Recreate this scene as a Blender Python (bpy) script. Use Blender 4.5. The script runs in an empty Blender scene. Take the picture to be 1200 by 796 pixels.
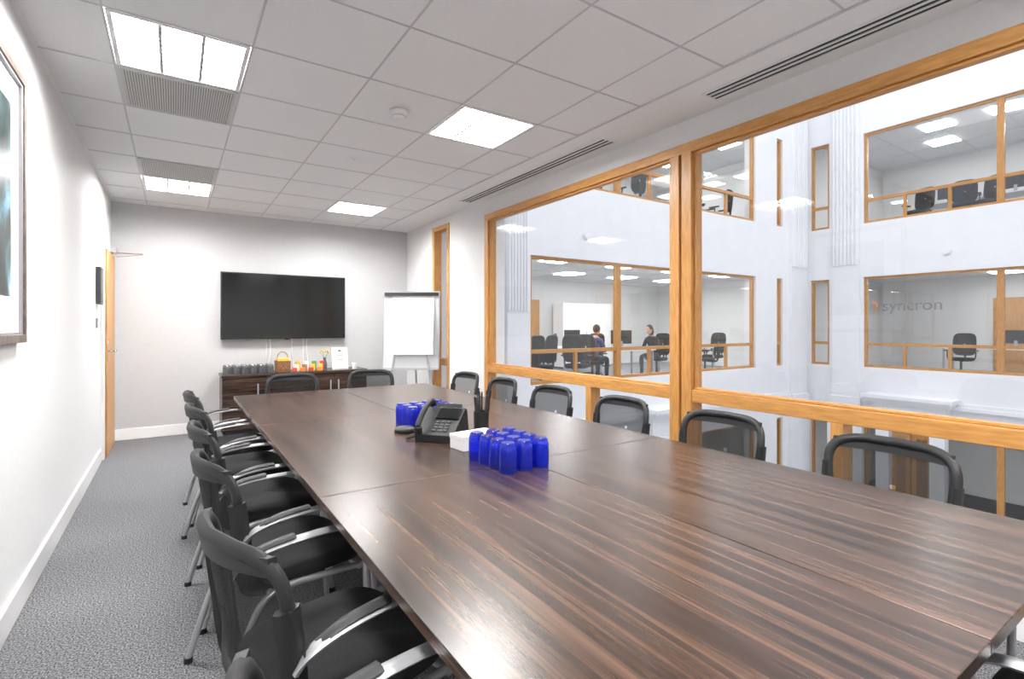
import bpy, bmesh, math, random
from mathutils import Vector, Matrix
random.seed(7)
R=math.radians
scene=bpy.context.scene
col=scene.collection
XL,XR,YB,YF,ZC=-0.60,2.92,7.27,-1.6,2.716

# ------------------------------------------------------------------ materials
def mat(name,color,rough=0.5,metal=0.0,**kw):
    m=bpy.data.materials.new(name); m.use_nodes=True
    b=m.node_tree.nodes['Principled BSDF']
    b.inputs['Base Color'].default_value=(*color,1)
    b.inputs['Roughness'].default_value=rough
    b.inputs['Metallic'].default_value=metal
    for k,v in kw.items(): b.inputs[k].default_value=v
    return m
def nodes(m): return m.node_tree.nodes,m.node_tree.links,m.node_tree.nodes['Principled BSDF']
def noise_mat(name,c1,c2,scale,rough=0.7,stretch=(1,1,1),bump=0.0,detail=4,lo=0.35,hi=0.65,bscale=None,**kw):
    m=mat(name,c1,rough,**kw); n,l,b=nodes(m)
    tc=n.new('ShaderNodeTexCoord'); mp=n.new('ShaderNodeMapping'); mp.inputs['Scale'].default_value=stretch
    nz=n.new('ShaderNodeTexNoise'); nz.inputs['Scale'].default_value=scale; nz.inputs['Detail'].default_value=detail
    cr=n.new('ShaderNodeValToRGB'); cr.color_ramp.elements[0].position=lo; cr.color_ramp.elements[1].position=hi
    cr.color_ramp.elements[0].color=(*c1,1); cr.color_ramp.elements[1].color=(*c2,1)
    l.new(tc.outputs['Object'],mp.inputs[0]); l.new(mp.outputs[0],nz.inputs['Vector']); l.new(nz.outputs[0],cr.inputs[0]); l.new(cr.outputs[0],b.inputs['Base Color'])
    if bump:
        bp=n.new('ShaderNodeBump'); bp.inputs['Strength'].default_value=bump; bp.inputs['Distance'].default_value=0.005
        l.new(nz.outputs[0],bp.inputs['Height']); l.new(bp.outputs[0],b.inputs['Normal'])
    return m
def emis(name,color,s):
    m=mat(name,color,0.5); b=m.node_tree.nodes['Principled BSDF']
    b.inputs['Emission Color'].default_value=(*color,1); b.inputs['Emission Strength'].default_value=s
    return m
def thin_glass(name,tint,f0=.05,fg=.75):
    m=bpy.data.materials.new(name); m.use_nodes=True; n=m.node_tree.nodes; l=m.node_tree.links
    for x in list(n):
        if x.type!='OUTPUT_MATERIAL': n.remove(x)
    out=[x for x in n if x.type=='OUTPUT_MATERIAL'][0]
    t=n.new('ShaderNodeBsdfTransparent'); t.inputs[0].default_value=(*tint,1)
    g=n.new('ShaderNodeBsdfGlossy'); g.inputs['Roughness'].default_value=0.0
    lw=n.new('ShaderNodeLayerWeight'); lw.inputs[0].default_value=.5
    pw=n.new('ShaderNodeMath'); pw.operation='POWER'; pw.inputs[1].default_value=5
    ma=n.new('ShaderNodeMath'); ma.operation='MULTIPLY_ADD'; ma.inputs[1].default_value=fg; ma.inputs[2].default_value=f0
    l.new(lw.outputs['Facing'],pw.inputs[0]); l.new(pw.outputs[0],ma.inputs[0])
    mx=n.new('ShaderNodeMixShader'); l.new(ma.outputs[0],mx.inputs[0]); l.new(t.outputs[0],mx.inputs[1]); l.new(g.outputs[0],mx.inputs[2]); l.new(mx.outputs[0],out.inputs[0])
    return m

M={}
M['wall']=noise_mat('white_paint',(.76,.76,.765),(.78,.78,.785),30,.6)
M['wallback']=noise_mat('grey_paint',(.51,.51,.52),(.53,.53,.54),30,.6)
M['ceil']=noise_mat('ceiling_tile',(.82,.83,.84),(.86,.87,.88),160,.9,bump=.03)
M['plaster']=mat('ceiling_plaster',(.86,.87,.88),.7)
M['tbar']=mat('ceiling_tbar',(.60,.60,.61),.5)
M['white']=mat('white_satin',(.85,.85,.85),.35)
M['carpet']=noise_mat('grey_carpet',(.028,.029,.033),(.29,.29,.305),150,1.0,bump=.6,detail=3,lo=.38,hi=.66)
M['oak']=noise_mat('golden_oak',(.45,.205,.055),(.58,.295,.09),9,.38,stretch=(8,8,1),detail=5)
M['oakh']=noise_mat('golden_oak_h',(.45,.205,.055),(.58,.295,.09),9,.38,stretch=(8,1,8),detail=5)
M['oakx']=noise_mat('golden_oak_x',(.45,.205,.055),(.58,.295,.09),9,.38,stretch=(1,8,8),detail=5)
M['glass']=thin_glass('window_glass',(.98,.985,.99),.06,.7)
M['glassf']=thin_glass('window_glass_far',(.93,.95,.97),.10,.7)
M['black']=mat('black_plastic',(.010,.010,.011),.55)
M['blackg']=mat('black_gloss',(.006,.007,.007),.12)
M['fabric']=noise_mat('black_fabric',(.007,.007,.008),(.017,.017,.018),400,.95,bump=.3)
M['silver']=mat('silver_metal',(.44,.44,.46),.42,.6)
M['chrome']=mat('chrome',(.75,.75,.77),.15,1.0)
M['grey']=mat('grey_plastic',(.30,.30,.31),.5)
M['sign']=mat('sign_vinyl',(.22,.22,.24),.6)
M['dgrey']=mat('dark_grey',(.04,.04,.043),.5)
M['vent']=mat('vent_grey',(.24,.24,.235),.6)
M['ventbar']=mat('vent_bar',(.60,.60,.59),.6)
M['lamp']=emis('lamp_diffuser',(1.0,.99,.97),110)
M['lamp2']=emis('office_lamp',(1.0,.99,.97),34)
M['facade']=noise_mat('facade_render',(.83,.835,.85),(.85,.855,.87),3,.75)
M['officew']=mat('office_wall',(.76,.76,.75),.7)
M['officec']=mat('office_ceiling',(.70,.71,.71),.8)
M['officef']=mat('office_carpet',(.20,.205,.22),.95)
M['stone']=noise_mat('atrium_stone',(.55,.56,.58),(.62,.63,.65),2,.5)
M['paper']=mat('paper',(.82,.82,.81),.7)
M['red']=mat('snack_red',(.6,.05,.03),.5); M['yellow']=mat('snack_yellow',(.8,.5,.06),.5)
M['orange']=mat('snack_orange',(.75,.22,.04),.5); M['green']=mat('leaf_green',(.08,.25,.05),.6)
M['basket']=noise_mat('basket_wicker',(.16,.07,.03),(.35,.18,.08),60,.8,bump=.5)
M['skin']=mat('skin',(.55,.33,.24),.55); M['hair']=noise_mat('dark_hair',(.012,.009,.007),(.03,.02,.015),80,.6,stretch=(1,1,.2))
M['shirtb']=noise_mat('blue_shirt',(.05,.09,.22),(.07,.12,.28),40,.8); M['shirtk']=noise_mat('dark_jumper',(.02,.02,.03),(.04,.04,.05),40,.9)
M['trous']=mat('navy_trousers',(.015,.018,.03),.8); M['shoe']=mat('shoe_leather',(.02,.012,.01),.4)
M['lip']=mat('lips',(.40,.13,.11),.5); M['eyew']=mat('eye_white',(.8,.8,.8),.3)
M['cobalt']=mat('cobalt_glass',(.05,.10,.94),.03,**{'Transmission Weight':.88,'IOR':1.45})
M['cobaltd']=mat('cobalt_glass_base',(.012,.02,.38),.04,**{'Transmission Weight':.6,'IOR':1.5})
M['clear']=mat('smoked_glass',(.30,.31,.33),.05,**{'Transmission Weight':.75,'IOR':1.45})
def meshfab():
    m=mat('mesh_fabric',(.012,.012,.013),.85); n,l,b=nodes(m); out=[x for x in n if x.type=='OUTPUT_MATERIAL'][0]
    t=n.new('ShaderNodeBsdfTransparent'); mx=n.new('ShaderNodeMixShader'); mx.inputs[0].default_value=.72
    l.new(t.outputs[0],mx.inputs[1]); l.new(b.outputs[0],mx.inputs[2]); l.new(mx.outputs[0],out.inputs[0]); return m
M['mesh']=meshfab()
def darkwood(name,stretch,c1=(.0135,.0078,.0060),c2=(.098,.054,.036),rough=.27):
    m=mat(name,c1,rough); n,l,b=nodes(m); b.inputs['Specular IOR Level'].default_value=.42
    tc=n.new('ShaderNodeTexCoord')
    def nz(st,sc,dt,dist=0):
        mp=n.new('ShaderNodeMapping'); mp.inputs['Scale'].default_value=st
        x=n.new('ShaderNodeTexNoise'); x.inputs['Scale'].default_value=sc; x.inputs['Detail'].default_value=dt; x.inputs['Distortion'].default_value=dist
        l.new(tc.outputs['Object'],mp.inputs[0]); l.new(mp.outputs[0],x.inputs['Vector']); return x
    sx=stretch; s2=tuple(v*2.6 if v>1 else v*1.6 for v in stretch)
    a=nz(sx,2.2,5,.3); c=nz(s2,2.6,3)
    mth=n.new('ShaderNodeMath'); mth.operation='MULTIPLY_ADD'; mth.inputs[1].default_value=.6
    l.new(c.outputs[0],mth.inputs[0]); l.new(a.outputs[0],mth.inputs[2])
    cr=n.new('ShaderNodeValToRGB'); e=cr.color_ramp.elements
    e[0].position=.60; e[0].color=(*c1,1); e[1].position=1.02 if False else 1.0; e[1].color=(*c2,1)
    k=e.new(.80); k.color=tuple((p*.64+q*.36) for p,q in zip(c1,c2))+(1,)
    l.new(mth.outputs[0],cr.inputs[0]); l.new(cr.outputs[0],b.inputs['Base Color'])
    bp=n.new('ShaderNodeBump'); bp.inputs['Strength'].default_value=.05; bp.inputs['Distance'].default_value=.002
    l.new(c.outputs[0],bp.inputs['Height']); l.new(bp.outputs[0],b.inputs['Normal'])
    return m
M['table']=darkwood('dark_walnut',(15,.42,15))
M['cred']=darkwood('dark_walnut_x',(.9,14,14),c2=(.08,.046,.032))
def artmat():
    m=mat('abstract_painting',(.5,.6,.6),.3); n,l,b=nodes(m)
    tc=n.new('ShaderNodeTexCoord'); nz=n.new('ShaderNodeTexNoise'); nz.inputs['Scale'].default_value=2.4; nz.inputs['Detail'].default_value=5; nz.inputs['Distortion'].default_value=1.4
    cr=n.new('ShaderNodeValToRGB'); e=cr.color_ramp.elements
    e[0].position=.40; e[0].color=(.008,.012,.012,1); e[1].position=.78; e[1].color=(.70,.78,.80,1)
    for p,c in ((.48,(.03,.05,.05,1)),(.53,(.08,.16,.18,1)),(.58,(.16,.30,.42,1)),(.66,(.45,.58,.64,1))):
        k=e.new(p); k.color=c
    l.new(tc.outputs['Object'],nz.inputs['Vector']); l.new(nz.outputs[0],cr.inputs[0]); l.new(cr.outputs[0],b.inputs['Base Color']); return m
M['art']=artmat()

# ------------------------------------------------------------------ mesh helpers
class B:
    def __init__(s,name,mats):
        s.bm=bmesh.new(); s.name=name; s.mats=mats; s.idx={m:i for i,m in enumerate(mats)}
    def face(s,vs,m,smooth=False):
        try: f=s.bm.faces.new(vs)
        except ValueError: return None
        f.material_index=s.idx[m]; f.smooth=smooth; return f
    def quad(s,P,m): s.face([s.bm.verts.new(p) for p in P],m)
    def box(s,x0,x1,y0,y1,z0,z1,m,T=None):
        P=[Vector((x,y,z)) for z in (z0,z1) for y in (y0,y1) for x in (x0,x1)]
        if T is not None: P=[T@p for p in P]
        v=[s.bm.verts.new(p) for p in P]
        for q in ((0,2,3,1),(4,5,7,6),(0,1,5,4),(2,6,7,3),(0,4,6,2),(1,3,7,5)): s.face([v[i] for i in q],m)
    def prism(s,poly,axis,a0,a1,m,T=None):
        def mk(p,a):
            v={'x':(a,p[0],p[1]),'y':(p[0],a,p[1]),'z':(p[0],p[1],a)}[axis]; v=Vector(v); return T@v if T is not None else v
        A=[s.bm.verts.new(mk(p,a0)) for p in poly]; C=[s.bm.verts.new(mk(p,a1)) for p in poly]
        s.face(A,m); s.face(C[::-1],m); n=len(poly)
        for i in range(n): s.face([A[i],A[(i+1)%n],C[(i+1)%n],C[i]],m)
    def rings(s,rings,m,cap=True,closed_u=True,smooth=True,loop=False):
        V=[[s.bm.verts.new(p) for p in r] for r in rings]; n=len(rings[0])
        L=len(V)
        for i in range(L if loop else L-1):
            a,b=V[i],V[(i+1)%L]
            mm=m[i] if isinstance(m,list) else m
            for j in range(n if closed_u else n-1):
                s.face([a[j],a[(j+1)%n],b[(j+1)%n],b[j]],mm,smooth)
        if cap and not loop: s.face(V[0][::-1],m,False); s.face(V[-1],m,False)
    def lathe(s,prof,c,m,seg=20,T=None,cap=False):
        rr=[]
        for r,z in prof:
            ring=[Vector((c[0]+r*math.cos(2*math.pi*k/seg),c[1]+r*math.sin(2*math.pi*k/seg),c[2]+z)) for k in range(seg)]
            if T is not None: ring=[T@p for p in ring]
            rr.append(ring)
        s.rings(rr,m,cap=cap)
    def tube(s,pts,r,m,seg=8,closed=False,sx=1.0,sy=1.0,up=(0,0,1)):
        pts=[Vector(p) for p in pts]; n=len(pts); rr=[]
        rad=r if isinstance(r,(list,tuple)) else [r]*n
        up=Vector(up)
        for i in range(n):
            if closed: t=pts[(i+1)%n]-pts[i-1]
            else: t=pts[min(i+1,n-1)]-pts[max(i-1,0)]
            t.normalize(); u=up
            if abs(t.dot(u))>.97: u=Vector((0,1,0)) if abs(t.y)<.9 else Vector((1,0,0))
            a=t.cross(u).normalized(); b=a.cross(t).normalized()
            rr.append([pts[i]+a*(rad[i]*sx*math.cos(2*math.pi*k/seg))+b*(rad[i]*sy*math.sin(2*math.pi*k/seg)) for k in range(seg)])
        s.rings(rr,m,cap=True,loop=closed)
    def cyl(s,p0,p1,r,m,seg=14,r1=None): s.tube([p0,p1],[r,r if r1 is None else r1],m,seg)
    def sphere(s,c,r,m,seg=14,ring=9,T=None):
        rx,ry,rz=r if isinstance(r,(tuple,list)) else (r,r,r); rr=[]
        for i in range(ring+1):
            a=-math.pi/2+math.pi*i/ring; ca=max(math.cos(a),.01)
            q=[Vector((c[0]+rx*ca*math.cos(2*math.pi*k/seg),c[1]+ry*ca*math.sin(2*math.pi*k/seg),c[2]+rz*math.sin(a))) for k in range(seg)]
            if T is not None: q=[T@p for p in q]
            rr.append(q)
        s.rings(rr,m)
    def mesh(s):
        bmesh.ops.recalc_face_normals(s.bm,faces=s.bm.faces)
        me=bpy.data.meshes.new(s.name)
        s.bm.to_mesh(me); s.bm.free()
        for m in s.mats: me.materials.append(M[m])
        return me
    def done(s,bevel=0,parent=None,loc=None,rot=None,nocalc=False):
        me=s.mesh(); me.set_sharp_from_angle(angle=R(40))
        o=bpy.data.objects.new(s.name,me); col.objects.link(o)
        if bevel:
            b=o.modifiers.new('bevel','BEVEL'); b.width=bevel; b.segments=2; b.limit_method='ANGLE'; b.angle_limit=R(50)
        if parent: o.parent=parent
        if loc: o.location=loc
        if rot: o.rotation_euler=rot
        return o
def place(name,me,loc,rz=0,parent=None,bevel=0):
    o=bpy.data.objects.new(name,me); col.objects.link(o); o.location=loc; o.rotation_euler=(0,0,rz)
    if parent: o.parent=parent
    return o
def smoothpath(P,k=5):
    P=[Vector(p) for p in P]; out=[]
    for i in range(len(P)-1):
        p0=P[max(i-1,0)];p1=P[i];p2=P[i+1];p3=P[min(i+2,len(P)-1)]
        for j in range(k):
            t=j/k
            out.append(.5*((2*p1)+(p2-p0)*t+(2*p0-5*p1+4*p2-p3)*t*t+(3*p1-p0-3*p2+p3)*t**3))
    out.append(P[-1]); return out
def holed(b,axis,a0,a1,u0,u1,v0,v1,holes,m):
    """slab normal to axis between a0..a1 with rectangular holes (u0,u1,v0,v1)"""
    U=sorted({u0,u1,*[h[0] for h in holes],*[h[1] for h in holes]}); V=sorted({v0,v1,*[h[2] for h in holes],*[h[3] for h in holes]})
    U=[u for u in U if u0<=u<=u1]; V=[v for v in V if v0<=v<=v1]
    for j in range(len(V)-1):
        vm=(V[j]+V[j+1])/2
        segs=[]
        for i in range(len(U)-1):
            um=(U[i]+U[i+1])/2
            inh=any(h[0]<um<h[1] and h[2]<vm<h[3] for h in holes)
            if not inh:
                if segs and abs(segs[-1][1]-U[i])<1e-6: segs[-1][1]=U[i+1]
                else: segs.append([U[i],U[i+1]])
        for p,q in segs:
            if axis=='x': b.box(a0,a1,p,q,V[j],V[j+1],m)
            elif axis=='y': b.box(p,q,a0,a1,V[j],V[j+1],m)
            else: b.box(p,q,V[j],V[j+1],a0,a1,m)

# ------------------------------------------------------------------ room shell
b=B('floor',['carpet']); b.box(XL-.2,XR+.3,YF-.2,YB+.2,-.15,0,'carpet'); b.done()
b=B('wall_left',['wall']); b.box(XL-.15,XL,YF-.15,YB+.15,0,2.95,'wall'); b.done()
b=B('wall_back',['wallback']); b.box(XL,XR,YB,YB+.15,0,2.95,'wallback'); b.done()
b=B('wall_front',['wall']); b.box(XL,XR,YF-.15,YF,0,2.95,'wall'); b.done()
WIN=[(-.35,4.95,.10,2.55),(5.84,6.34,.10,2.62)]
b=B('wall_right',['wall']); holed(b,'x',XR,XR+.26,YF-.15,YB+.15,0,2.95,WIN,'wall'); b.done()
# ceiling with light openings
GX,GY=-.27,2.87
LIGHTS=[(GX,GY),(GX+1.8,GY),(GX,GY+3.0),(GX+1.8,GY+3.0),(GX,GY-3.0),(GX+1.8,GY-3.0)]
VENTS=[(GX,GY+.6),(GX,GY+2.4)]
holes=[(x,x+.6,y,y+.6) for x,y in LIGHTS]
b=B('ceiling',['ceil','plaster','tbar'])
holed(b,'z',ZC,ZC+.03,XL,XR,YF,YB,holes,'ceil')
b.box(2.50,XR,YF,YB,ZC-.006,ZC-.0005,'plaster')
b.box(XL,XR,YF,YB,ZC+.12,ZC+.2,'plaster')
for i in range(-1,6):
    x=GX+.6*i
    if XL<x<2.5: b.box(x-.005,x+.005,YF,YB,ZC-.003,ZC-.0005,'tbar')
b.box(2.494,2.506,YF,YB,ZC-.008,ZC-.0005,'tbar')
for i in range(-8,9):
    y=GY+.6*i
    if YF<y<YB: b.box(XL,2.5,y-.005,y+.005,ZC-.0035,ZC-.0008,'tbar')
b.box(XL,XL+.02,YF,YB,ZC-.008,ZC-.0005,'plaster'); b.box(XL,XR,YB-.02,YB,ZC-.008,ZC-.0005,'plaster')
b.done()
for n,(x,y) in enumerate(LIGHTS):
    b=B('ceiling_light',['white','lamp','silver'])
    for (p,q,r,s_) in ((x+.009,x+.03,y+.009,y+.591),(x+.57,x+.591,y+.009,y+.591),(x+.03,x+.57,y+.009,y+.03),(x+.03,x+.57,y+.57,y+.591)):
        b.box(p,q,r,s_,ZC-.006,ZC+.05,'white')
    b.box(x+.02,x+.58,y+.02,y+.58,ZC+.042,ZC+.05,'lamp')
    for i in (1,2): b.box(x+.03+.18*i-.008,x+.03+.18*i+.008,y+.03,y+.57,ZC-.003,ZC+.010,'silver')
    for i in range(1,12): b.box(x+.03,x+.57,y+.03+.045*i-.0035,y+.03+.045*i+.0035,ZC+.0,ZC+.006,'silver')
    b.done()
for x,y in VENTS:
    b=B('ceiling_vent_grille',['ventbar','vent'])
    b.box(x+.008,x+.592,y+.008,y+.592,ZC-.004,ZC-.0036,'vent')
    for p,q,r,s_ in ((x+.008,x+.025,y+.008,y+.592),(x+.575,x+.592,y+.008,y+.592),(x+.025,x+.575,y+.008,y+.025),(x+.025,x+.575,y+.575,y+.592)):
        b.box(p,q,r,s_,ZC-.012,ZC-.003,'ventbar')
    n=44
    for i in range(n):
        xx=x+.03+.54*i/(n-1); b.box(xx-.0036,xx+.0036,y+.025,y+.575,ZC-.009,ZC-.0035,'ventbar')
    b.done()
for y0,y1 in ((.45,1.92),(2.80,5.08)):
    b=B('linear_slot_diffuser',['white','black'])
    x0,x1=2.675,2.805
    b.box(x0,x1,y0,y1,ZC-.0085,ZC-.0065,'black')
    for i in range(4):
        xx=x0+(x1-x0)*i/3; b.box(xx-.007,xx+.007,y0,y1,ZC-.014,ZC-.0065,'white')
    b.box(x0-.007,x1+.007,y0-.012,y0,ZC-.014,ZC-.0065,'white'); b.box(x0-.007,x1+.007,y1,y1+.012,ZC-.014,ZC-.0065,'white')
    b.done()
b=B('smoke_detector',['white','grey']); b.lathe([(.0,-.055),(.032,-.055),(.040,-.035),(.048,-.032),(.055,-.012),(.062,-.010),(.062,-.004)],(1.23,3.2,ZC),'white',24); b.lathe([(.039,-.0375),(.042,-.031),(.049,-.0325)],(1.23,3.2,ZC),'grey',24); b.done()
b=B('ceiling_sprinkler',['white']); b.lathe([(.0,-.02),(.012,-.02),(.02,-.008),(.04,-.006),(.04,-.003)],(1.25,4.3,ZC),'white',16); b.done()
# baseboards
def bb(name,x0,x1,y0,y1):
    b=B(name,['white']); b.box(x0,x1,y0,y1,.0,.125,'white'); b.done(bevel=.004)
bb('baseboard_left',XL,XL+.018,YF,6.20); bb('baseboard_back',XL+.03,XR,YB-.018,YB); bb('baseboard_front',XL+.02,XR,YF,YF+.018)
b=B('baseboard_right',['white']); b.box(XR-.018,XR,YF+.02,YB-.02,0,.098,'white'); b.done()
# room windows
def rail(b,x0,x1,y0,y1,z0,z1): b.box(x0,x1,y0,y1,z0,z1,'oakh' if (y1-y0)>(z1-z0) else 'oak')
b=B('window_1',['oak','oakh','glass','dgrey'])
xa,xb=XR-.012,XR+.10
def pane(p,q,r,s_): b.quad([(xb-.048,p,r),(xb-.048,q,r),(xb-.048,q,s_),(xb-.048,p,s_)],'glass')
y0,y1,z0,z1=-.35,4.95,.10,2.55
rail(b,xa,xb,y0,y1,z1-.07,z1); rail(b,xa,xb,y0,y1,z0,z0+.08)
rail(b,xa,xb,y0,y0+.08,z0+.08,z1-.07); rail(b,xa,xb,y1-.08,y1,z0+.08,z1-.07)
rail(b,xa-.008,xb,2.285,2.365,z0+.08,z1-.07); rail(b,xa-.008,xb,2.185,2.265,z0+.08,z1-.07); rail(b,xa+.012,xb,2.265,2.285,z0+.08,z1-.07)
for p,q in ((y0+.08,2.185),(2.365,y1-.08)):
    rail(b,xa,xb,p,q,.785,.868); pane(p,q,.868,z1-.07); pane(p,q,z0+.08,.785)
    rail(b,xa+.02,xb-.052,p,q,.868,.885); rail(b,xa+.02,xb-.052,p,q,z1-.087,z1-.07)
    rail(b,xa+.02,xb-.052,p,p+.017,.885,z1-.087); rail(b,xa+.02,xb-.052,q-.017,q,.885,z1-.087)
for y in (3.22,1.285): rail(b,xa,xb,y-.032,y+.032,z0+.08,.785)
b.done(bevel=.004)
b=B('window_2',['oak','oakh','glass']); y0,y1,z0,z1=5.84,6.34,.10,2.62
rail(b,xa,xb,y0,y1,z1-.06,z1); rail(b,xa,xb,y0,y1,z0,z0+.07); rail(b,xa,xb,y0,y0+.06,z0+.07,z1-.06); rail(b,xa,xb,y1-.06,y1,z0+.07,z1-.06)
pane(y0+.06,y1-.06,.868,z1-.06); pane(y0+.06,y1-.06,z0+.07,.785); rail(b,xa,xb,y0+.06,y1-.06,.785,.868); b.done(bevel=.003)
# door in left wall
b=B('door_1',['oak','oakh','chrome','white'])
b.box(XL+.004,XL+.045,6.36,7.12,.012,2.06,'oak')
for p,q in ((6.27,6.35),(7.13,7.21)): b.box(XL+.001,XL+.03,p,q,0,2.15,'white')
b.box(XL+.001,XL+.03,6.35,7.13,2.07,2.15,'white')
b.box(XL+.045,XL+.05,6.40,6.46,.95,1.15,'chrome'); b.tube(smoothpath([(XL+.05,6.43,1.05),(XL+.10,6.43,1.05),(XL+.105,6.47,1.05),(XL+.105,6.56,1.05)]),.010,'chrome')
b.done(bevel=.003)
b=B('door_closer',['chrome']); b.box(XL+.031,XL+.085,6.75,7.0,2.075,2.135,'chrome')
b.tube([(XL+.06,6.86,2.08),(XL+.18,6.80,2.075),(XL+.31,6.77,2.072)],.012,'chrome',sy=.5); b.tube([(XL+.31,6.77,2.066),(XL+.18,6.95,2.064),(XL+.06,7.08,2.06)],.009,'chrome',sy=.5); b.done()
b=B('room_booking_panel',['blackg','dgrey']); b.box(XL,XL+.035,5.93,6.14,1.50,1.84,'dgrey'); b.box(XL+.035,XL+.038,5.945,6.125,1.52,1.82,'blackg'); b.done(bevel=.003)
b=B('light_switch',['white','grey']); b.box(XL,XL+.012,5.94,6.03,1.28,1.37,'grey'); b.box(XL+.012,XL+.016,5.97,6.0,1.31,1.34,'white'); b.done(bevel=.002)
# painting
M['gilt']=noise_mat('bronze_frame',(.14,.11,.09),(.22,.18,.15),20,.4,metal=.3)
b=B('framed_painting',['gilt','paper','art','silver'])
y0,y1,z0,z1=2.20,3.17,1.225,2.42; w=.035
def fr(y0,y1,z0,z1,w,t0,t1,m):
    b.box(XL+t0,XL+t1,y0,y1,z0,z0+w,m); b.box(XL+t0,XL+t1,y0,y1,z1-w,z1,m); b.box(XL+t0,XL+t1,y0,y0+w,z0+w,z1-w,m); b.box(XL+t0,XL+t1,y1-w,y1,z0+w,z1-w,m)
fr(y0,y1,z0,z1,w,.001,.035,'gilt'); fr(y0+w,y1-w,z0+w,z1-w,.012,.001,.028,'silver')
b.box(XL+.002,XL+.015,y0+w,y1-w,z0+w,z1-w,'paper'); b.box(XL+.015,XL+.017,y0+.20,y1-.18,z0+.20,z1-.17,'art'); b.done(bevel=.002)

# ------------------------------------------------------------------ conference table
b=B('conference_table',['table','black','silver','dgrey'])
XS=[.39,1.212,2.035]; YS=[.28,1.725,3.17,4.61]
for i in range(2):
    for j in range(3):
        g=.0014; b.box(XS[i]+g,XS[i+1]-g,YS[j]+g,YS[j+1]-g,.712,.74,'table')
b.box(.62,1.81,.55,4.35,.68,.711,'dgrey')
for y in (.95,2.45,3.95):
    for x in (.98,1.44):
        b.box(x-.03,x+.03,y-.04,y+.04,.03,.68,'silver')
    b.box(.78,1.64,y-.035,y+.035,0,.03,'silver')
b.done(bevel=.0015)

# ------------------------------------------------------------------ chairs
def sgnp(v,p): return math.copysign(abs(v)**p,v)
def chair_mesh():
    b=B('conference_chair',['black','mesh','fabric','silver'])
    yb=lambda x,z: -.262-.16*(z-.48)+1.35*x*x
    n=44
    def op(t,s=1,off=0):
        cx=sgnp(math.cos(t),.42); cz=sgnp(math.sin(t),.5)
        z=.655+(.175-off)*cz*s; x=cx*(.212+.016*cz-off)*s
        return Vector((x,yb(x,z),z))
    loop=[op(2*math.pi*k/n) for k in range(n)]
    b.tube(loop,.015,'black',8,closed=True,sx=1.3,sy=1.0,up=(0,1,0))
    rr=[[op(2*math.pi*k/n,s,.005) for k in range(n)] for s in (1,.85,.65,.45,.25,.05)]
    b.rings(rr,'mesh',cap=False)
    top=[]
    for i in range(17):
        x=-.205+.41*i/16
        top.append([Vector((x,yb(x,z)+.006,z)) for z in (.785,.828)]+[Vector((x,yb(x,z)-.012,z)) for z in (.828,.785)])
    b.rings(top,'black')
    for s in (-1,1):
        b.tube(smoothpath([(s*.222,yb(.22,.72)-.006,.72),(s*.220,yb(.22,.6)-.010,.60),(s*.214,yb(.21,.5)-.01,.50),(s*.208,-.20,.435),(s*.20,-.14,.415),(s*.20,.05,.412)]),.020,'black',8,sx=.8,sy=1.4)
        b.tube(smoothpath([(s*.226,-.222,.585),(s*.243,-.19,.628),(s*.252,-.10,.652),(s*.255,.06,.656),(s*.254,.165,.643),(s*.250,.215,.59),(s*.247,.218,.50),(s*.245,.22,.40)]),.014,'silver',8,sx=1.4,sy=.65)
        b.tube(smoothpath([(s*.245,.22,.42),(s*.247,.235,.15),(s*.25,.245,.012)]),.0125,'silver',8)
        b.tube(smoothpath([(s*.235,-.21,.615),(s*.250,-.13,.658),(s*.254,-.02,.670)]),.013,'black',8,sx=1.4,sy=.6)
        b.tube(smoothpath([(s*.235,.205,.40),(s*.228,.05,.405),(s*.225,-.13,.395),(s*.235,-.215,.28),(s*.25,-.30,.012)]),.0125,'silver',8)
        for yy in (.245,-.30): b.cyl((s*.25,yy,0),(s*.25,yy,.02),.016,'black',10)
    b.cyl((-.245,.17,.40),(.245,.17,.40),.011,'silver'); b.cyl((-.225,-.14,.40),(.225,-.14,.40),.011,'silver')
    def sr(sc,z): return [Vector((sgnp(math.cos(2*math.pi*k/36),.5)*.228*sc,sgnp(math.sin(2*math.pi*k/36),.5)*.225*sc,z+(-.02*max(0,math.sin(2*math.pi*k/36))**3))) for k in range(36)]
    b.rings([sr(.9,.415),sr(.97,.42)],'black'); b.rings([sr(.97,.42),sr(1.0,.43),sr(1.0,.455),sr(.97,.47),sr(.88,.48),sr(.5,.482),sr(.05,.478)],'fabric')
    me=b.mesh(); me.set_sharp_from_angle(angle=R(50)); return me
CH=chair_mesh()
for y,dr in ((.67,9),(1.39,13),(2.12,8),(2.79,5),(3.48,7),(4.15,3)):
    place('conference_chair',CH,(.375,y,0),R(-90+dr))
for y,dr in ((.86,-2),(1.58,2),(2.30,-2),(3.0,1),(3.70,-2),(4.34,3)):
    place('conference_chair',CH,(2.10,y,0),R(90+dr))
place('conference_chair',CH,(.93,4.86,0),R(180+2)); place('conference_chair',CH,(1.66,4.88,0),R(180-3))
place('conference_chair',CH,(1.60,.16,0),R(2))

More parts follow.
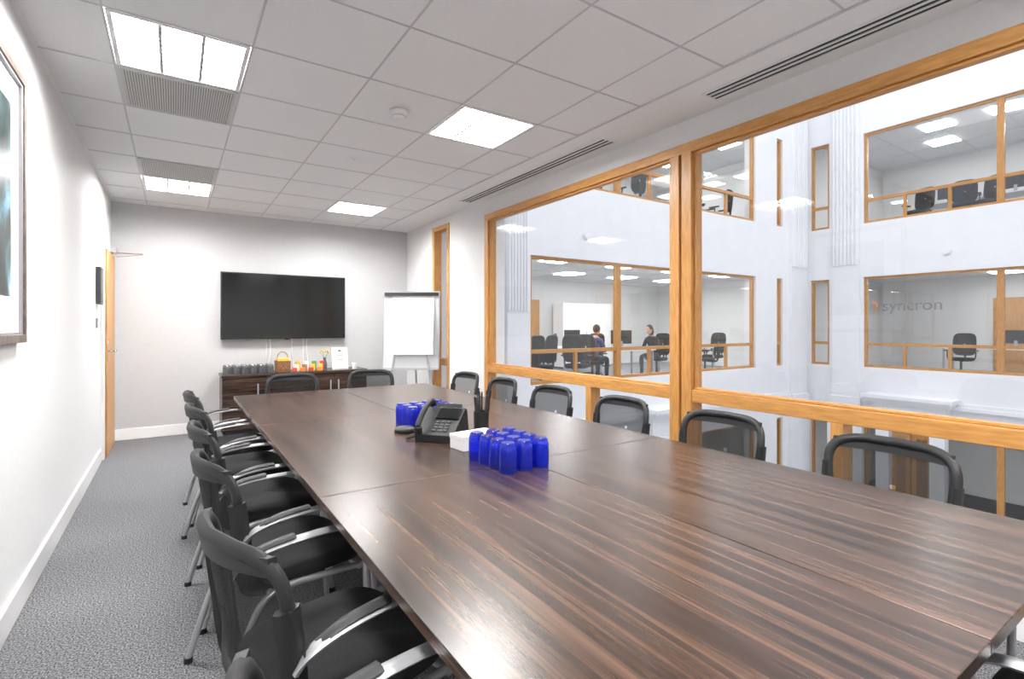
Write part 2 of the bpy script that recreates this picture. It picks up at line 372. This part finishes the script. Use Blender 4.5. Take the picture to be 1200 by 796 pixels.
# ------------------------------------------------------------------ table objects
def glasses(name,pts,z,m,r=.034,h=.105,base=None):
    base=base or m
    b=B(name,[m] if base==m else [m,base])
    for x,y in pts:
        x+=random.uniform(-.003,.003); y+=random.uniform(-.003,.003)
        P=[(r*.90,0),(r*.95,.0),(r*1.0,h*.25),(r*.99,h*.6),(r*.94,h*.82),(r*.86,h*.93),(r*.72,h),(.002,h),(.002,h-.016),(r*.62,h-.016),(r*.80,h*.80),(r*.90,h*.6),(r*.92,h*.25),(r*.90,0)]
        b.lathe(P,(x,y,z),[m]*5+[base]*4+[m]*4,28)
    return b.done()
glasses('blue_drinking_glasses',[(x,y) for x in (1.06,1.138,1.216) for y in (1.625,1.703,1.781,1.86)],.7402,'cobalt',.0345,.115,'cobaltd')
glasses('blue_drinking_glasses',[(x,y) for x in (1.09,1.166,1.242,1.318) for y in (2.63,2.708,2.786)],.7402,'cobalt',.0345,.115,'cobaltd')
b=B('pen_holder',['black','dgrey'])
c=(1.375,2.37,.7402)
b.lathe([(.0,0),(.040,0),(.042,.10),(.038,.10),(.037,.006),(.0,.006)],c,'black',20)
for i in range(14):
    a=i*2.4; r0=.014+.008*(i%3); l=.165+.012*(i%4)
    b.cyl((c[0]+r0*math.cos(a),c[1]+r0*math.sin(a),c[2]+.008),(c[0]+(r0+.016)*math.cos(a),c[1]+(r0+.016)*math.sin(a),c[2]+l),.0045,'black' if i%2 else 'dgrey',8)
b.done()
b=B('white_card_box',['paper','white']); T=Matrix.Translation((1.16,2.06,.7402))@Matrix.Rotation(R(6),4,'Z')
b.box(-.10,.10,-.055,.055,0,.062,'white',T); b.box(-.102,.102,-.057,.057,.045,.066,'paper',T); b.done(bevel=.002)
b=B('microphone_puck',['black','dgrey']); b.lathe([(0,0),(.052,0),(.056,.008),(.054,.018),(.044,.027),(.0,.030)],(1.01,2.54,.7402),'black',28); b.done()
b=B('desk_telephone',['black','blackg','dgrey','grey'])
T=Matrix.Translation((1.11,2.30,.7402))@Matrix.Rotation(R(-50),4,'Z')
b.prism([(-.10,0),(.10,0),(.11,.02),(.085,.135),(.06,.145),(-.10,.035)],'x',-.10,.10,'black',T)
sl=Matrix.Translation((0,-.02,.092))@Matrix.Rotation(math.atan2(.11,.16),4,'X')
b.box(-.03,.09,.01,.085,.0,.006,'blackg',T@sl)
for i in range(4):
    for j in range(3): b.box(-.02+j*.03,.0+j*.03,-.075+i*.019,-.062+i*.019,-.0,.005,'dgrey',T@sl)
b.tube([T@sl@p for p in smoothpath([Vector((-.075,-.10,.012)),Vector((-.075,-.085,.045)),Vector((-.075,-.03,.058)),Vector((-.075,.03,.058)),Vector((-.075,.085,.045)),Vector((-.075,.10,.012))])],[.020 if (i<5 or i>20) else .014 for i in range(26)],'black',10)
b.prism([(.05,.0),(.10,.0),(.115,.10),(.09,.16)],'x',-.07,.07,'dgrey',T)
b.tube([T@p for p in smoothpath([Vector((-.1,-.06,.02)),Vector((-.15,-.09,.01)),Vector((-.16,.0,.008)),Vector((-.13,.08,.01))])],.005,'black',6)
b.done(bevel=.003)

# ------------------------------------------------------------------ back wall items
b=B('wall_television',['blackg','black'])
b.box(.47,1.98,YB-.075,YB-.035,1.13,1.972,'black'); b.box(.482,1.968,YB-.0765,YB-.075,1.145,1.960,'blackg'); b.box(.9,1.55,YB-.035,YB,1.3,1.8,'black'); b.box(1.2,1.26,YB-.078,YB-.075,1.12,1.13,'black'); b.done(bevel=.002)
b=B('television_cables',['white'])
for x in (.98,1.02,1.3,1.45,1.5): b.tube(smoothpath([(x,YB-.008,1.2),(x+random.uniform(-.02,.02),YB-.010,1.0),(x+random.uniform(-.03,.03),YB-.008,.74)]),.005,'white',6)
b.done()
b=B('credenza',['cred','black','silver'])
x0,x1,y0,y1=.46,2.16,6.80,7.245
b.box(x0+.03,x1-.03,y0+.04,y1,0,.06,'black'); b.box(x0,x1,y0+.02,y1,.06,.69,'cred'); b.box(x0-.01,x1+.01,y0-.005,y1,.69,.72,'cred')
for i in range(4):
    w=(x1-x0)/4; b.box(x0+i*w+.003,x0+(i+1)*w-.003,y0,y0+.0195,.065,.685,'cred')
    hx=x0+i*w+(w-.05 if i%2==0 else .05); b.box(hx-.006,hx+.006,y0-.022,y0,.45,.60,'silver')
b.done(bevel=.002)
zt=.7202
glasses('smoked_drinking_glasses',[(.52+i*.092,y) for i in range(6) for y in (6.86,6.955,7.05)],zt,'clear',.041,.105)
b=B('wicker_basket',['basket','yellow','paper']); b.prism([(6.90,0+zt),(7.08,zt),(7.10,zt+.14),(6.88,zt+.14)],'x',1.06,1.22,'basket'); b.box(1.075,1.205,6.9,7.08,zt+.14,zt+.17,'yellow')
b.tube(smoothpath([(1.07,6.99,zt+.13),(1.09,6.99,zt+.22),(1.14,6.99,zt+.25),(1.19,6.99,zt+.22),(1.21,6.99,zt+.13)]),.006,'basket',6); b.done(bevel=.003)
b=B('snack_packets',['red','yellow','orange','paper','green','basket'])
cs=['red','paper','yellow','orange','basket','paper','red','yellow','green','orange','yellow']
for i in range(12):
    x=1.26+.033*i; y=6.86+.07*(i%3); h=.05+.035*((i*7)%3); T=Matrix.Translation((x,y,zt))@Matrix.Rotation(R((i*37)%40-20),4,'Z')
    b.box(-.026,.026,-.02,.02,0,h,cs[i%11],T)
b.done(bevel=.004)
b=B('flower_vase',['clear','green','yellow']); c=(1.69,7.13,zt)
b.lathe([(0,0),(.03,0),(.034,.06),(.018,.12),(.022,.15),(.019,.15),(.015,.12),(.03,.06),(.026,.006),(0,.006)],c,'clear',18)
for i in range(6):
    a=i*1.05; p=(c[0]+.05*math.cos(a),c[1]+.05*math.sin(a),c[2]+.22+.01*(i%3)); b.tube([(c[0],c[1],c[2]+.02),(c[0]+.01*math.cos(a),c[1]+.01*math.sin(a),c[2]+.14),p],.002,'green',5); b.sphere(p,.013,'yellow',8,6)
b.done()
b=B('framed_notice',['white','paper','dgrey']); T=Matrix.Translation((1.87,7.02,zt))@Matrix.Rotation(R(-12),4,'X')
b.box(-.105,.105,0,.014,0,.29,'white',T); b.box(-.09,.09,-.002,0,.015,.275,'paper',T)
for i in range(5): b.box(-.05+.01*(i%2),.05-.01*(i%3),-.003,-.002,.2-.02*i,.206-.02*i,'dgrey',T)
b.box(-.02,.02,-.003,-.002,.235,.255,'dgrey',T); b.prism([(0.014,.18),(0.014,.0),(.09,.018)],'x',-.02,.02,'white',T); b.done(bevel=.001)
b=B('desktop_cup',['white','dgrey']); b.lathe([(0,0),(.03,0),(.036,.08),(.033,.08),(.027,.006),(0,.006)],(2.03,6.92,zt),'white',18); b.done()

# flip chart
root=bpy.data.objects.new('flip_chart',None); col.objects.link(root); root.location=(2.50,6.10,0); root.rotation_euler=(0,0,R(-33))
M['board']=mat('whiteboard_surface',(.60,.61,.62),.3)
b=B('board',['board','dgrey','paper','black','silver']); T=Matrix.Translation((0,0,.76))@Matrix.Rotation(R(-5),4,'X')
b.box(-.355,.355,0,.02,0,.98,'board',T)
for p,q,r,s_ in ((-.362,-.35,-.01,.99),(.35,.362,-.01,.99),(-.35,.35,-.01,.004),(-.35,.35,.975,.99)): b.box(p,q,-.004,.024,r,s_,'silver',T)
b.box(-.345,.345,-.022,-.004,.930,.970,'black',T); b.box(-.36,.36,-.05,.0,-.02,-.006,'silver',T)
rr=[]
for i in range(15):
    t=i/14; z=.93-.76*t; y=-.006-.03*math.sin(t*3)**2*t-.03*t*t; rr.append([T@Vector((x+.02,y-.03*abs(x)*t,z)) for x in (-.27,-.15,0,.15,.27)])
b.rings(rr,'paper',cap=False,closed_u=False)
b.done(parent=root)
b=B('tripod_legs',['silver','black','dgrey'])
for p in ((-.34,-.10,0),(.34,-.10,0),(0,.55,0)):
    q=(p[0]*.35,.10 if p[1]<0 else .14,1.55); b.cyl((p[0],p[1],.0),q,.013,'silver'); b.cyl(p,(p[0],p[1],.03),.018,'black')
b.box(-.14,.14,.06,.14,1.35,1.5,'dgrey'); b.cyl((-.3,-.07,.3),(.3,-.07,.3),.006,'silver'); b.done(parent=root)

# ------------------------------------------------------------------ atrium
F0=3.70; AX=14.8; BY=7.30
G=-3.7; TOP=9.4
def lv(k,z0,z1): return z0+k*F0,z1+k*F0
Z0,Z1=.24,2.56
holesA=[]; holesB=[]; winA=[];winB=[]
for k in (-1,0,1):
    a,c=lv(k,Z0,Z1)
    holesA+=[(-1.2,5.9,a,c),(6.72,7.2,a,c)]
    winA+=[(-1.2,5.9,a,c,[3.3,.7],True),(6.72,7.2,a,c,[],False)]
    holesB+=[(5.24,9.35,a,c),(10.0,12.25,a,c),(13.24,13.52,a,c)]
    winB+=[(5.24,9.35,a,c,[7.46],True),(10.0,12.25,a,c,[],True),(13.24,13.52,a,c,[],False)]
b=B('wall_atrium_far',['facade']); holed(b,'x',AX,AX+.3,-5.5,BY+.3,G,TOP,holesA,'facade'); b.done()
b=B('wall_atrium_side',['facade']); holed(b,'y',BY,BY+.3,XR+.26,AX,G,TOP,holesB,'facade'); b.done()
b=B('wall_atrium_opposite',['facade']); b.box(XR+.26,AX,-5.8,-5.5,G,TOP,'facade'); b.done()
b=B('wall_atrium_near',['facade']); b.box(XR+.0,XR+.26,-5.5,BY,G,-.155,'facade'); b.box(XR,XR+.26,-5.5,BY,2.955,TOP,'facade'); b.box(XR,XR+.26,-5.5,YF-.16,-.155,2.955,'facade'); b.done()
b=B('floor_atrium',['stone']); b.box(XR,AX+6,-6,BY+6,G-.2,G,'stone'); b.done()
def awindow(n,axis,plane,w):
    u0,u1,z0,z1,mul,rl=w
    b=B('window_%d'%n,['oak','oakh','oakx','glassf'])
    hm='oakh' if axis=='x' else 'oakx'
    def bx(p,q,r,s_,m,t0=.05,t1=.13):
        if axis=='x': b.box(plane+t0,plane+t1,p,q,r,s_,m)
        else: b.box(p,q,plane+t0,plane+t1,r,s_,m)
    f=.06
    bx(u0,u1,z1-f,z1,hm); bx(u0,u1,z0,z0+f,hm); bx(u0,u0+f,z0+f,z1-f,'oak'); bx(u1-f,u1,z0+f,z1-f,'oak')
    for m_ in mul: bx(m_-.06,m_+.06,z0+f,z1-f,'oak',.04,.14)
    bx(u0+f,u1-f,z0+.56,z0+.63,hm,.055,.125)
    if rl:
        p=[u0]+sorted(mul)+[u1]
        for i in range(len(p)-1):
            n_=max(2,round((p[i+1]-p[i])/.95))
            for j in range(1,n_):
                m_=p[i]+(p[i+1]-p[i])*j/n_; bx(m_-.03,m_+.03,z0+f,z0+.56,'oak',.06,.12)
    t=plane+.09
    if axis=='x': b.quad([(t,u0+f,z0+f),(t,u1-f,z0+f),(t,u1-f,z1-f),(t,u0+f,z1-f)],'glassf')
    else: b.quad([(u0+f,t,z0+f),(u1-f,t,z0+f),(u1-f,t,z1-f),(u0+f,t,z1-f)],'glassf')
    b.done()
n=3
for w in winA: awindow(n,'x',AX,w); n+=1
for w in winB: awindow(n,'y',BY,w); n+=1
def pilaster(name,axis,plane,u0,u1,zs,fl):
    b=B(name,['facade'])
    def bx(p,q,r,s_,t):
        if axis=='x': b.box(plane-t,plane,p,q,r,s_,'facade')
        else: b.box(p,q,plane-t,plane,r,s_,'facade')
    bx(u0,u1,zs,TOP,.08); bx(u0-.06,u1+.06,zs-.28,zs,.14); bx(u0-.10,u1+.10,zs-.5,zs-.28,.18)
    bx(u0-.1,u1+.1,G,zs-.5,.12)
    nn=7; w=(u1-u0)
    for i in range(nn):
        c=u0+w*(i+.5)/nn; r=w/nn*.36
        if axis=='x': b.cyl((plane-.085,c,fl),(plane-.085,c,TOP),r,'facade',10)
        else: b.cyl((c,plane-.085,fl),(c,plane-.085,TOP),r,'facade',10)
    b.done()
pilaster('trim_1','x',AX,5.98,6.62,-.55,2.9)
pilaster('trim_2','y',BY,13.84,14.62,-.55,2.9)
pilaster('trim_3','y',BY,4.70,5.14,-.55,1.55)
b=B('trim_5',['facade'])
for z,t in ((-.62,.10),(-.54,.06)):
    b.box(AX-t,AX,-5.5,5.85,z,z+.08,'facade'); b.box(5.3,AX-.3,BY-t,BY,z,z+.08,'facade')
b.done()
def entab(name,axis,plane,u0,u1):
    b=B(name,['facade'])
    for e,z0,z1,t in ((.0,-.46,-.38,.55),(.06,-.53,-.46,.48),(.12,-.60,-.53,.40),(.18,-.95,-.60,.30),(.14,-1.03,-.95,.36)):
        if axis=='x': b.box(plane-t,plane,u0+e,u1-e,z0,z1,'facade')
        else: b.box(u0+e,u1-e,plane-t,plane,z0,z1,'facade')
    for u in (u0+.22,u1-.5):
        if axis=='x': b.box(plane-.26,plane,u,u+.28,G,-1.03,'facade')
        else: b.box(u,u+.28,plane-.26,plane,G,-1.03,'facade')
    b.done()
entab('trim_6','x',AX,3.95,5.75); entab('trim_7','y',BY,7.9,9.8)
b=B('door_4',['oak','glassf']); 
for y in (4.45,4.87):
    b.box(AX-.06,AX-.001,y,y+.40,G,-1.2,'oak'); b.box(AX-.065,AX-.06,y+.1,y+.3,G+.3,-1.4,'glassf')
b.done()
for (ax,u,z) in (('y',6.55,3.02),('y',9.7,3.02),('x',4.2,3.02)):
    b=B('facade_round_light',['white','grey'])
    for i in range(2):
        r=.09-.02*i; t=.03+.02*i
        if ax=='y': b.cyl((u,BY-t,z),(u,BY-.001,z),r,'white',20)
        else: b.cyl((AX-t,u,z),(AX-.001,u,z),r,'white',20)
    b.done()
# rooms behind facades
def offices(tag,x0,x1,y0,y1,panels,far):
    lab={-1:'lower',0:'middle',1:'upper'}
    for k in (-1,0,1):
        z=k*F0; t='%s_%s'%(tag,lab[k])
        b=B('floor_'+t,['officef']); b.box(x0,x1,y0,y1,z-.12,z,'officef'); b.done()
        b=B('ceiling_'+t,['officec','tbar']); b.box(x0,x1,y0,y1,z+2.72,z+2.8,'officec')
        q=x0+.6
        while q<x1: b.box(q-.012,q+.012,y0,y1,z+2.712,z+2.719,'tbar'); q+=1.2
        q=y0+.6
        while q<y1: b.box(x0,x1,q-.012,q+.012,z+2.711,z+2.7185,'tbar'); q+=1.2
        b.done()
        b=B('wall_'+t,['officew']); b.box(x0,x1,y1,y1+.1,z,z+2.72,'officew'); b.box(x1,x1+.1,y0,y1,z,z+2.72,'officew')
        if far: b.box(x0,x1,y0-.1,y0,z,z+2.72,'officew')
        else: b.box(x0-.1,x0,y0,y1,z,z+2.72,'officew')
        b.done()
        b=B('office_ceiling_light',['lamp2','white'])
        for (px,py) in panels[k]:
            b.box(px,px+.6,py,py+.6,z+2.700,z+2.7105,'lamp2')
            for i in range(3): b.box(px-.01+.205*i*1.46,px+.01+.205*i*1.46,py-.01,py+.61,z+2.690,z+2.6995,'white')
        b.done()
    b=B('ceiling_roof_'+tag,['facade']); b.box(x0,x1,y0,y1,TOP-2.7,TOP-2.5,'facade'); b.done()
PB={k:[(x,y) for x in (4.6,6.6,8.6,10.6,12.6) for y in (8.3,10.3)] for k in (0,1)}; PB[-1]=[(7,9),(11,9)]
PA={0:[(16.0,4.6),(16.2,1.8),(16.2,-.6),(17.8,3.6)],1:[(15.9,4.5),(15.9,3.2),(17.4,4.8),(17.4,2.0),(15.9,1.2)],-1:[(16,4),(16,1.5)]}
offices('side',3.4,14.75,BY+.3,12.6,PB,False)
offices('far',AX+.3,19.6,-5.4,7.25,PA,True)

def taskchair():
    b=B('office_task_chair',['black','fabric','mesh','dgrey'])
    for k in range(5):
        a=k*2*math.pi/5; b.tube([(0,0,.10),(.27*math.cos(a),.27*math.sin(a),.07)],[.022,.014],'black'); b.sphere((.28*math.cos(a),.28*math.sin(a),.028),.028,'black',8,6)
    b.cyl((0,0,.08),(0,0,.42),.025,'dgrey')
    def sr(sc,z): return [Vector((sgnp(math.cos(t),.55)*.24*sc,sgnp(math.sin(t),.55)*.23*sc,z)) for t in [2*math.pi*k/28 for k in range(28)]]
    b.rings([sr(.9,.42),sr(1,.44),sr(1,.48),sr(.93,.50),sr(.3,.505)],'fabric')
    yb=lambda x,z:-.24-.10*(z-.5)+.5*x*x
    def op(t,s): 
        z=.83+.27*sgnp(math.sin(t),.5)*s; x=.22*sgnp(math.cos(t),.45)*s; return Vector((x,yb(x,z),z))
    b.tube([op(2*math.pi*k/32,1) for k in range(32)],.016,'black',8,closed=True,up=(0,1,0))
    b.rings([[op(2*math.pi*k/32,s) for k in range(32)] for s in (1,.7,.4,.05)],'fabric',cap=False)
    b.tube(smoothpath([(0,-.05,.42),(0,-.27,.43),(0,-.30,.6),(0,-.28,.8)]),.025,'black',8)
    for s in (-1,1): b.tube(smoothpath([(s*.2,0,.44),(s*.27,0,.5),(s*.28,-.02,.66)]),.014,'black'); b.box(s*.28-.03,s*.28+.03,-.12,.13,.66,.69,'black')
    me=b.mesh(); me.set_sharp_from_angle(angle=R(50)); return me
TC=taskchair()
def desk(x0,x1,y0,y1,z):
    b=B('office_desk',['white','silver']); b.box(x0,x1,y0,y1,z+.705,z+.73,'white')
    for x in (x0+.04,x1-.08):
        for y in (y0+.04,y1-.08): b.box(x,x+.04,y,y+.04,z,z+.705,'silver')
    b.done()
def monitor_mesh():
    b=B('desktop_monitor',['black','blackg','silver']); b.box(-.27,.27,-.015,.015,.13,.46,'black'); b.box(-.26,.26,-.017,-.015,.14,.45,'blackg'); b.box(-.03,.03,.0,.03,.01,.2,'silver'); b.box(-.1,.1,-.08,.1,0,.01,'silver'); return b.mesh()
MN=monitor_mesh()
desk(8.35,9.75,8.35,9.15,0); desk(5.5,7.0,8.9,9.7,0); desk(10.6,12.1,8.3,9.1,0); desk(8.4,9.8,10.2,11.0,0)
for p,r in (((9.15,8.92,.7305),160),((6.2,9.4,.7305),0),((5.75,9.35,.7305),10),((11.2,8.8,.7305),180),((9.0,10.6,.7305),0),((11.8,8.8,.7305),170)): place('desktop_monitor',MN,p,R(r))
for p,r in (((6.25,8.35,0),20),((7.05,8.15,0),-60),((5.8,8.2,0),10),((11.1,7.95,0),30),((12.35,8.6,0),90),((8.9,9.7,0),-20),((7.5,9.9,0),60),
            ((15.6,5.0,F0),75),((15.55,4.1,F0),100),((15.6,3.75,F0),60),((15.6,2.3,F0),80),((7.4,8.2,F0),10),((8.6,8.1,F0),0),((10.9,8.2,F0),160),((11.5,8.25,F0),190),((11.9,8.1,F0),10),((16.5,4.4,0),90),((16.6,2.6,0),90)):
    place('office_task_chair',TC,p,R(r))
desk(16.2,17.0,1.6,5.3,F0); desk(17.1,17.9,1.6,5.0,0); desk(15.3,15.9,.9,1.9,F0); desk(7.0,9.0,8.7,9.5,F0)
for p,r in (((16.5,3.4,F0+.7305),90),((16.5,2.4,F0+.7305),90),((16.5,4.6,F0+.7305),90),((15.6,1.4,F0+.7305),90),((17.5,3.6,.7305),90),((7.6,9.1,F0+.7305),0),((8.4,9.1,F0+.7305),0)): place('desktop_monitor',MN,p,R(r))
b=B('storage_cabinets',['white','dgrey','silver'])
for i in range(4):
    x=9.75+.5*i; b.box(x+.003,x+.497,11.9,12.4,.05,2.0,'white'); b.box(x+.44,x+.45,11.88,11.9,.95,1.15,'silver')
b.box(9.75,11.75,11.93,12.4,0,.05,'dgrey'); b.done(bevel=.004)
b=B('door_2',['oak','chrome']); b.box(8.55,9.35,12.55,12.599,0,2.1,'oak'); b.box(9.2,9.3,12.52,12.55,1.0,1.03,'chrome'); b.done()
b=B('door_3',['oak','chrome']); b.box(19.55,19.599,3.6,4.5,0,2.1,'oak'); b.box(19.52,19.55,3.7,3.8,1.0,1.03,'chrome'); b.done()
root=bpy.data.objects.new('office_glass_sign',None); col.objects.link(root)
cu=bpy.data.curves.new('sign_text','FONT'); cu.body='syncron'; cu.size=.38; cu.extrude=.002; cu.materials.append(M['sign'])
o=bpy.data.objects.new('lettering',cu); col.objects.link(o); o.location=(AX+.045,5.50,1.68); o.rotation_euler=(R(90),0,R(-90)); o.parent=root
b=B('emblem',['orange'])
for r in (.08,.13): b.tube([(AX+.045,5.69+r*.7*math.cos(t),1.80+r*math.sin(t)) for t in [i*.35+r*10 for i in range(11)]],.010,'orange',6)
b.done(parent=root)

# ------------------------------------------------------------------ people
def person(name,loc,rz,shirt,lean=0.05,long_hair=False,arm=0):
    root=bpy.data.objects.new(name,None); col.objects.link(root); root.location=loc; root.rotation_euler=(0,0,rz)
    V=[];E=[];Rd=[]
    def a(p,r,par=None):
        V.append(p); Rd.append(r if isinstance(r,tuple) else (r,r)); i=len(V)-1
        if par is not None: E.append((par,i))
        return i
    L=lean
    pel=a((0,0,.56),(.155,.12)); w=a((0,.01+L*.3,.70),(.135,.10),pel); ch=a((0,.02+L*.8,.86),(.155,.105),w); nb=a((0,.02+L*1.2,1.0),(.085,.07),ch); nk=a((0,.035+L*1.4,1.09),.05,nb)
    for s in (-1,1):
        sh=a((s*.165,.02+L*1.1,.955),(.062,.062),nb); el=a((s*.225,.09+L,.72+.02*arm),.044,sh); wr=a((s*.13,.33+L*.6,.765),.028,el); a((s*.125,.36+L*.6,.765),.026,wr)
        hp=a((s*.09,.05,.55),.09,pel); kn=a((s*.12,.44,.54),.065,hp); an=a((s*.12,.42,.12),.042,kn); a((s*.125,.54,.05),(.04,.03),an)
    me=bpy.data.meshes.new('tmp'); me.from_pydata(V,E,[]); o=bpy.data.objects.new('tmp',me); col.objects.link(o)
    sk=o.modifiers.new('s','SKIN'); 
    for i,r in enumerate(Rd): me.skin_vertices[0].data[i].radius=r; me.skin_vertices[0].data[i].use_root=(i==0)
    sk.use_smooth_shade=True
    sb=o.modifiers.new('ss','SUBSURF'); sb.levels=2; sb.render_levels=2
    dg=bpy.context.evaluated_depsgraph_get(); dg.update(); m2=bpy.data.meshes.new_from_object(o.evaluated_get(dg)); bpy.data.objects.remove(o)
    m2.name='clothed_body'; m2.materials.clear()
    for k in (shirt,'trous','shoe','skin'): m2.materials.append(M[k])
    for p in m2.polygons:
        c=p.center; p.use_smooth=True
        i=0
        if c.z<.60 and not(c.z>.58 and abs(c.x)>.16): i=1
        if c.z<.10: i=2
        if c.z>1.035: i=3
        p.material_index=i
    bo=bpy.data.objects.new('clothed_body',m2); col.objects.link(bo); bo.parent=root
    hc=Vector((0,.065+L*1.6,1.205))
    b=B('head',['skin','hair','eyew','lip','black'])
    b.sphere(hc,(.073,.092,.112),'skin',20,14); b.sphere(hc+Vector((0,.035,-.055)),(.05,.055,.055),'skin',14,9)
    b.tube([hc+Vector((0,.088,.012)),hc+Vector((0,.106,-.022)),hc+Vector((0,.092,-.032))],[.008,.014,.009],'skin',8)
    for s in (-1,1):
        b.sphere(hc+Vector((s*.03,.080,.008)),(.013,.009,.008),'eyew',8,6); b.sphere(hc+Vector((s*.03,.088,.008)),(.006,.004,.006),'black',8,5)
        b.tube([hc+Vector((s*.045,.077,.024)),hc+Vector((s*.018,.088,.026))],.004,'hair',6); b.sphere(hc+Vector((s*.074,-.005,-.01)),(.01,.02,.032),'skin',8,6)
    b.tube([hc+Vector((-.024,.082,-.058)),hc+Vector((0,.090,-.056)),hc+Vector((.024,.082,-.058))],.006,'lip',6)
    b.sphere(hc+Vector((0,-.018,.028)),(.083,.095,.105),'hair',18,12)
    if long_hair:
        b.tube([hc+Vector((0,-.06,.05)),hc+Vector((0,-.085,-.06)),hc+Vector((0,-.085,-.20))],[.075,.08,.04],'hair',12,sx=1,sy=.6)
    b.done(parent=root)
    for s in (-1,1):
        b=B('hand_left' if s<0 else 'hand_right',['skin'])
        w0=Vector((s*.125,.36+L*.6,.765)); d=Vector((-s*.12,1,-.05)).normalized(); side=Vector((-s,-.12,0)).normalized(); up=Vector((0,0,1))
        b.tube([w0,w0+d*.045,w0+d*.09],[.026,.038,.036],'skin',10,sx=1,sy=.42)
        for i,l in enumerate((.068,.078,.073,.056)):
            q=w0+d*.085+side*(.027-.018*i); b.tube([q,q+d*l*.45+up*.006,q+d*l*.8-up*.006,q+d*l-up*.018],[.0092,.0088,.008,.0065],'skin',8)
        q=w0+d*.03+side*.030; b.tube([q,q+d*.025+side*.024,q+d*.055+side*.030-up*.006],[.012,.0105,.008],'skin',8)
        b.done(parent=root)
    return root
person('seated_person',(7.92,8.62,0),R(-75),'shirtb',.08); place('office_task_chair',TC,(7.92,8.62,0),R(-75))
person('seated_person',(10.18,8.72,0),R(95),'shirtk',.14,True); place('office_task_chair',TC,(10.2,8.72,0),R(95))

# ------------------------------------------------------------------ light, camera
w=bpy.data.worlds.new('overcast_sky'); scene.world=w; w.use_nodes=True
bg=w.node_tree.nodes['Background']; bg.inputs[0].default_value=(.91,.94,1.0,1); bg.inputs[1].default_value=2.5
cam=bpy.data.cameras.new('camera'); co=bpy.data.objects.new('camera',cam); col.objects.link(co)
co.location=(0,0,1.30); co.rotation_euler=(R(90),0,R(-33.58)); cam.sensor_width=36; cam.sensor_fit='HORIZONTAL'; cam.lens=595/1200*36; cam.shift_y=-16/1200; cam.clip_start=.02; cam.clip_end=200
scene.camera=co
scene.view_settings.view_transform='Standard'; scene.view_settings.exposure=0
